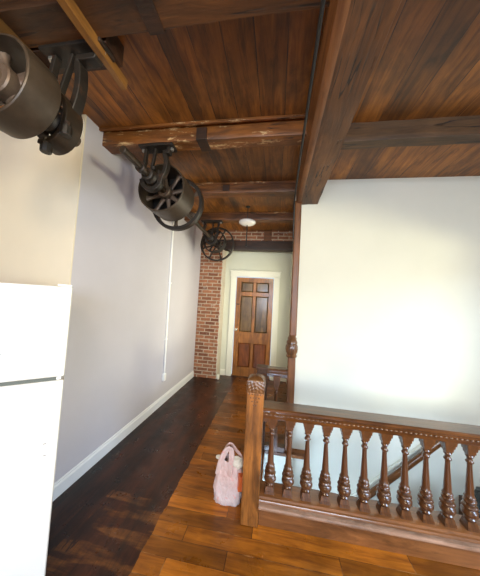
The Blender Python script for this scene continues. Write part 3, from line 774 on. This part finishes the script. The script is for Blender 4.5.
def strap(pts, w):
    m = MB(); P = [Vector(p) for p in pts]; q = []
    N = len(P); K = 8
    for i in range(N - 1):
        for j in range(K):
            u = j / K
            a = P[max(0, i - 1)]; b = P[i]; c_ = P[i + 1]; d = P[min(N - 1, i + 2)]
            q.append(.5 * ((2 * b) + (-a + c_) * u + (2 * a - 5 * b + 4 * c_ - d) * u * u + (-a + 3 * b - 3 * c_ + d) * u ** 3))
    q.append(P[-1])
    sec = [(w * cos(2 * pi * k / 12) * 1, .004 * sin(2 * pi * k / 12) + .003 * sin(4 * pi * k / 12)) for k in range(12)]
    return m.sweep(q, sec, up=(0, 1, .2))
strap([(BX - .075, BY - .045, .20), (BX - .058, BY - .05, .29), (BX - .028, BY - .035, .362), (BX + .004, BY - .03, .384), (BX + .022, BY - .035, .362), (BX + .022, BY - .05, .30), (BX + .018, BY - .055, .20)], .020).build('handle', M['bag'], bg, smooth=80)
strap([(BX - .055, BY + .02, .24), (BX - .038, BY + .02, .34), (BX + .0, BY + .02, .392), (BX + .045, BY + .015, .356), (BX + .085, BY + .012, .315), (BX + .098, BY + .008, .25)], .013).build('handle', M['bag'], bg, smooth=80)
def crumple(c_, r, seed, mat, name, sq=(1, 1, 1)):
    bm = bmesh.new(); bmesh.ops.create_icosphere(bm, subdivisions=4, radius=1)
    for v in bm.verts:
        p = v.co.copy(); d = 1 + .28 * noise.noise(p * 2.1 + Vector((seed, 0, 0))) + .14 * abs(noise.noise(p * 5 + Vector((0, seed, 0))))
        v.co = Vector((p.x * sq[0], p.y * sq[1], p.z * sq[2])) * (r * d)
    me = bpy.data.meshes.new(name); bm.to_mesh(me); bm.free(); me.materials.append(mat)
    o = bpy.data.objects.new(name, me); COL.objects.link(o); o.location = c_
    return o
tag(crumple((BX + .066, BY - .03, .292), .04, 2.2, M['paper'], 'crumpled_paper', (1, .7, 1)), 'crumpled cream paper sticking out of the right side of the pink bag', 'paper')
tag(crumple((BX - .076, BY + .0, .292), .024, 5.0, M['paper'], 'crumpled_paper', (1.2, .7, .6)), 'small scrap of cream paper at the left edge of the pink bag', 'paper')
pk = MB(); pk.box(-.018, .018, -.03, .03, 0, .10)
po = pk.build('food_packet', M['packet'], bevel=.006); po.location = (BX + .094, BY - .052, .125); po.rotation_euler = (0, radians(6), radians(20))
tag(po, 'orange red packet showing at the right side of the pink bag', 'packet')

# ------------------------------------------------------------------ light
w = bpy.data.worlds.new('World'); S.world = w; w.use_nodes = True
w.node_tree.nodes['Background'].inputs[0].default_value = (.75, .88, 1.0, 1); w.node_tree.nodes['Background'].inputs[1].default_value = .8
def area(name, loc, target, sx, sy, power, col):
    l = bpy.data.lights.new(name, 'AREA'); l.shape = 'RECTANGLE'; l.size = sx; l.size_y = sy; l.energy = power; l.color = col
    o = bpy.data.objects.new(name, l); COL.objects.link(o); o.location = loc
    o.rotation_euler = (Vector(target) - Vector(loc)).to_track_quat('-Z', 'Y').to_euler(); return o
area('daylight_side_ground', (6.5, -2.5, .9), (1.0, 2.2, 1.9), 1.6, .9, 250, (1.0, .95, .62))
area('daylight_side_sky', (4.9, -1.0, 2.9), (-1.5, 2.4, .3), 2.0, 1.4, 270, (.52, .72, 1.0))
area('daylight_back', (.55, YB - .25, 1.8), (.2, 2, 1.0), 2.8, 1.3, 195, (.70, .82, 1.0))
area('hall_fill', (.55, 3.65, 1.5), (-1.0, 3.9, 1.3), 1.1, 1.4, 36, (1.0, .92, .66))  # added lamp outside the unseen hall window, brightens the end wall
area('stairwell_fill', (.0, 2.2, -.55), (1.5, 2.6, -.1), .5, .6, 24, (.52, .74, 1.0))  # added bluish fill lamp inside the stairwell; no window opens here
l = bpy.data.lights.new('kitchen_lamp', 'POINT'); l.energy = 66; l.color = (1.0, .80, .52); l.shadow_soft_size = .2
o = bpy.data.objects.new('kitchen_lamp', l); COL.objects.link(o); o.location = (-.25, -.75, 2.62)

# ------------------------------------------------------------------ camera
cam = bpy.data.cameras.new('camera'); co = bpy.data.objects.new('camera', cam); COL.objects.link(co)
yaw, pitch, roll, fpx = -.157, .0577, .0548, 232.8
fwd = Vector((sin(yaw), cos(yaw), 0)); rt = Vector((cos(yaw), -sin(yaw), 0)); up = Vector((0, 0, 1))
f2 = fwd * cos(pitch) + up * sin(pitch); u2 = up * cos(pitch) - fwd * sin(pitch)
r3 = rt * cos(roll) + u2 * sin(roll); u3 = u2 * cos(roll) - rt * sin(roll)
mw = Matrix((r3, u3, -f2)).transposed().to_4x4(); mw.translation = (0, 0, 1.5)
co.matrix_world = mw
cam.sensor_fit = 'VERTICAL'; cam.sensor_height = 24; cam.sensor_width = 20; cam.lens = fpx / 576 * 24; cam.clip_start = .05
S.camera = co
S.view_settings.view_transform = 'Standard'; S.view_settings.look = 'None'; S.view_settings.exposure = .38; S.view_settings.gamma = 1; S.view_settings.use_curve_mapping = False
S.cycles.max_bounces = 10; S.cycles.diffuse_bounces = 6
S.cycles.use_denoising = True
S.cycles.sample_clamp_indirect = 6
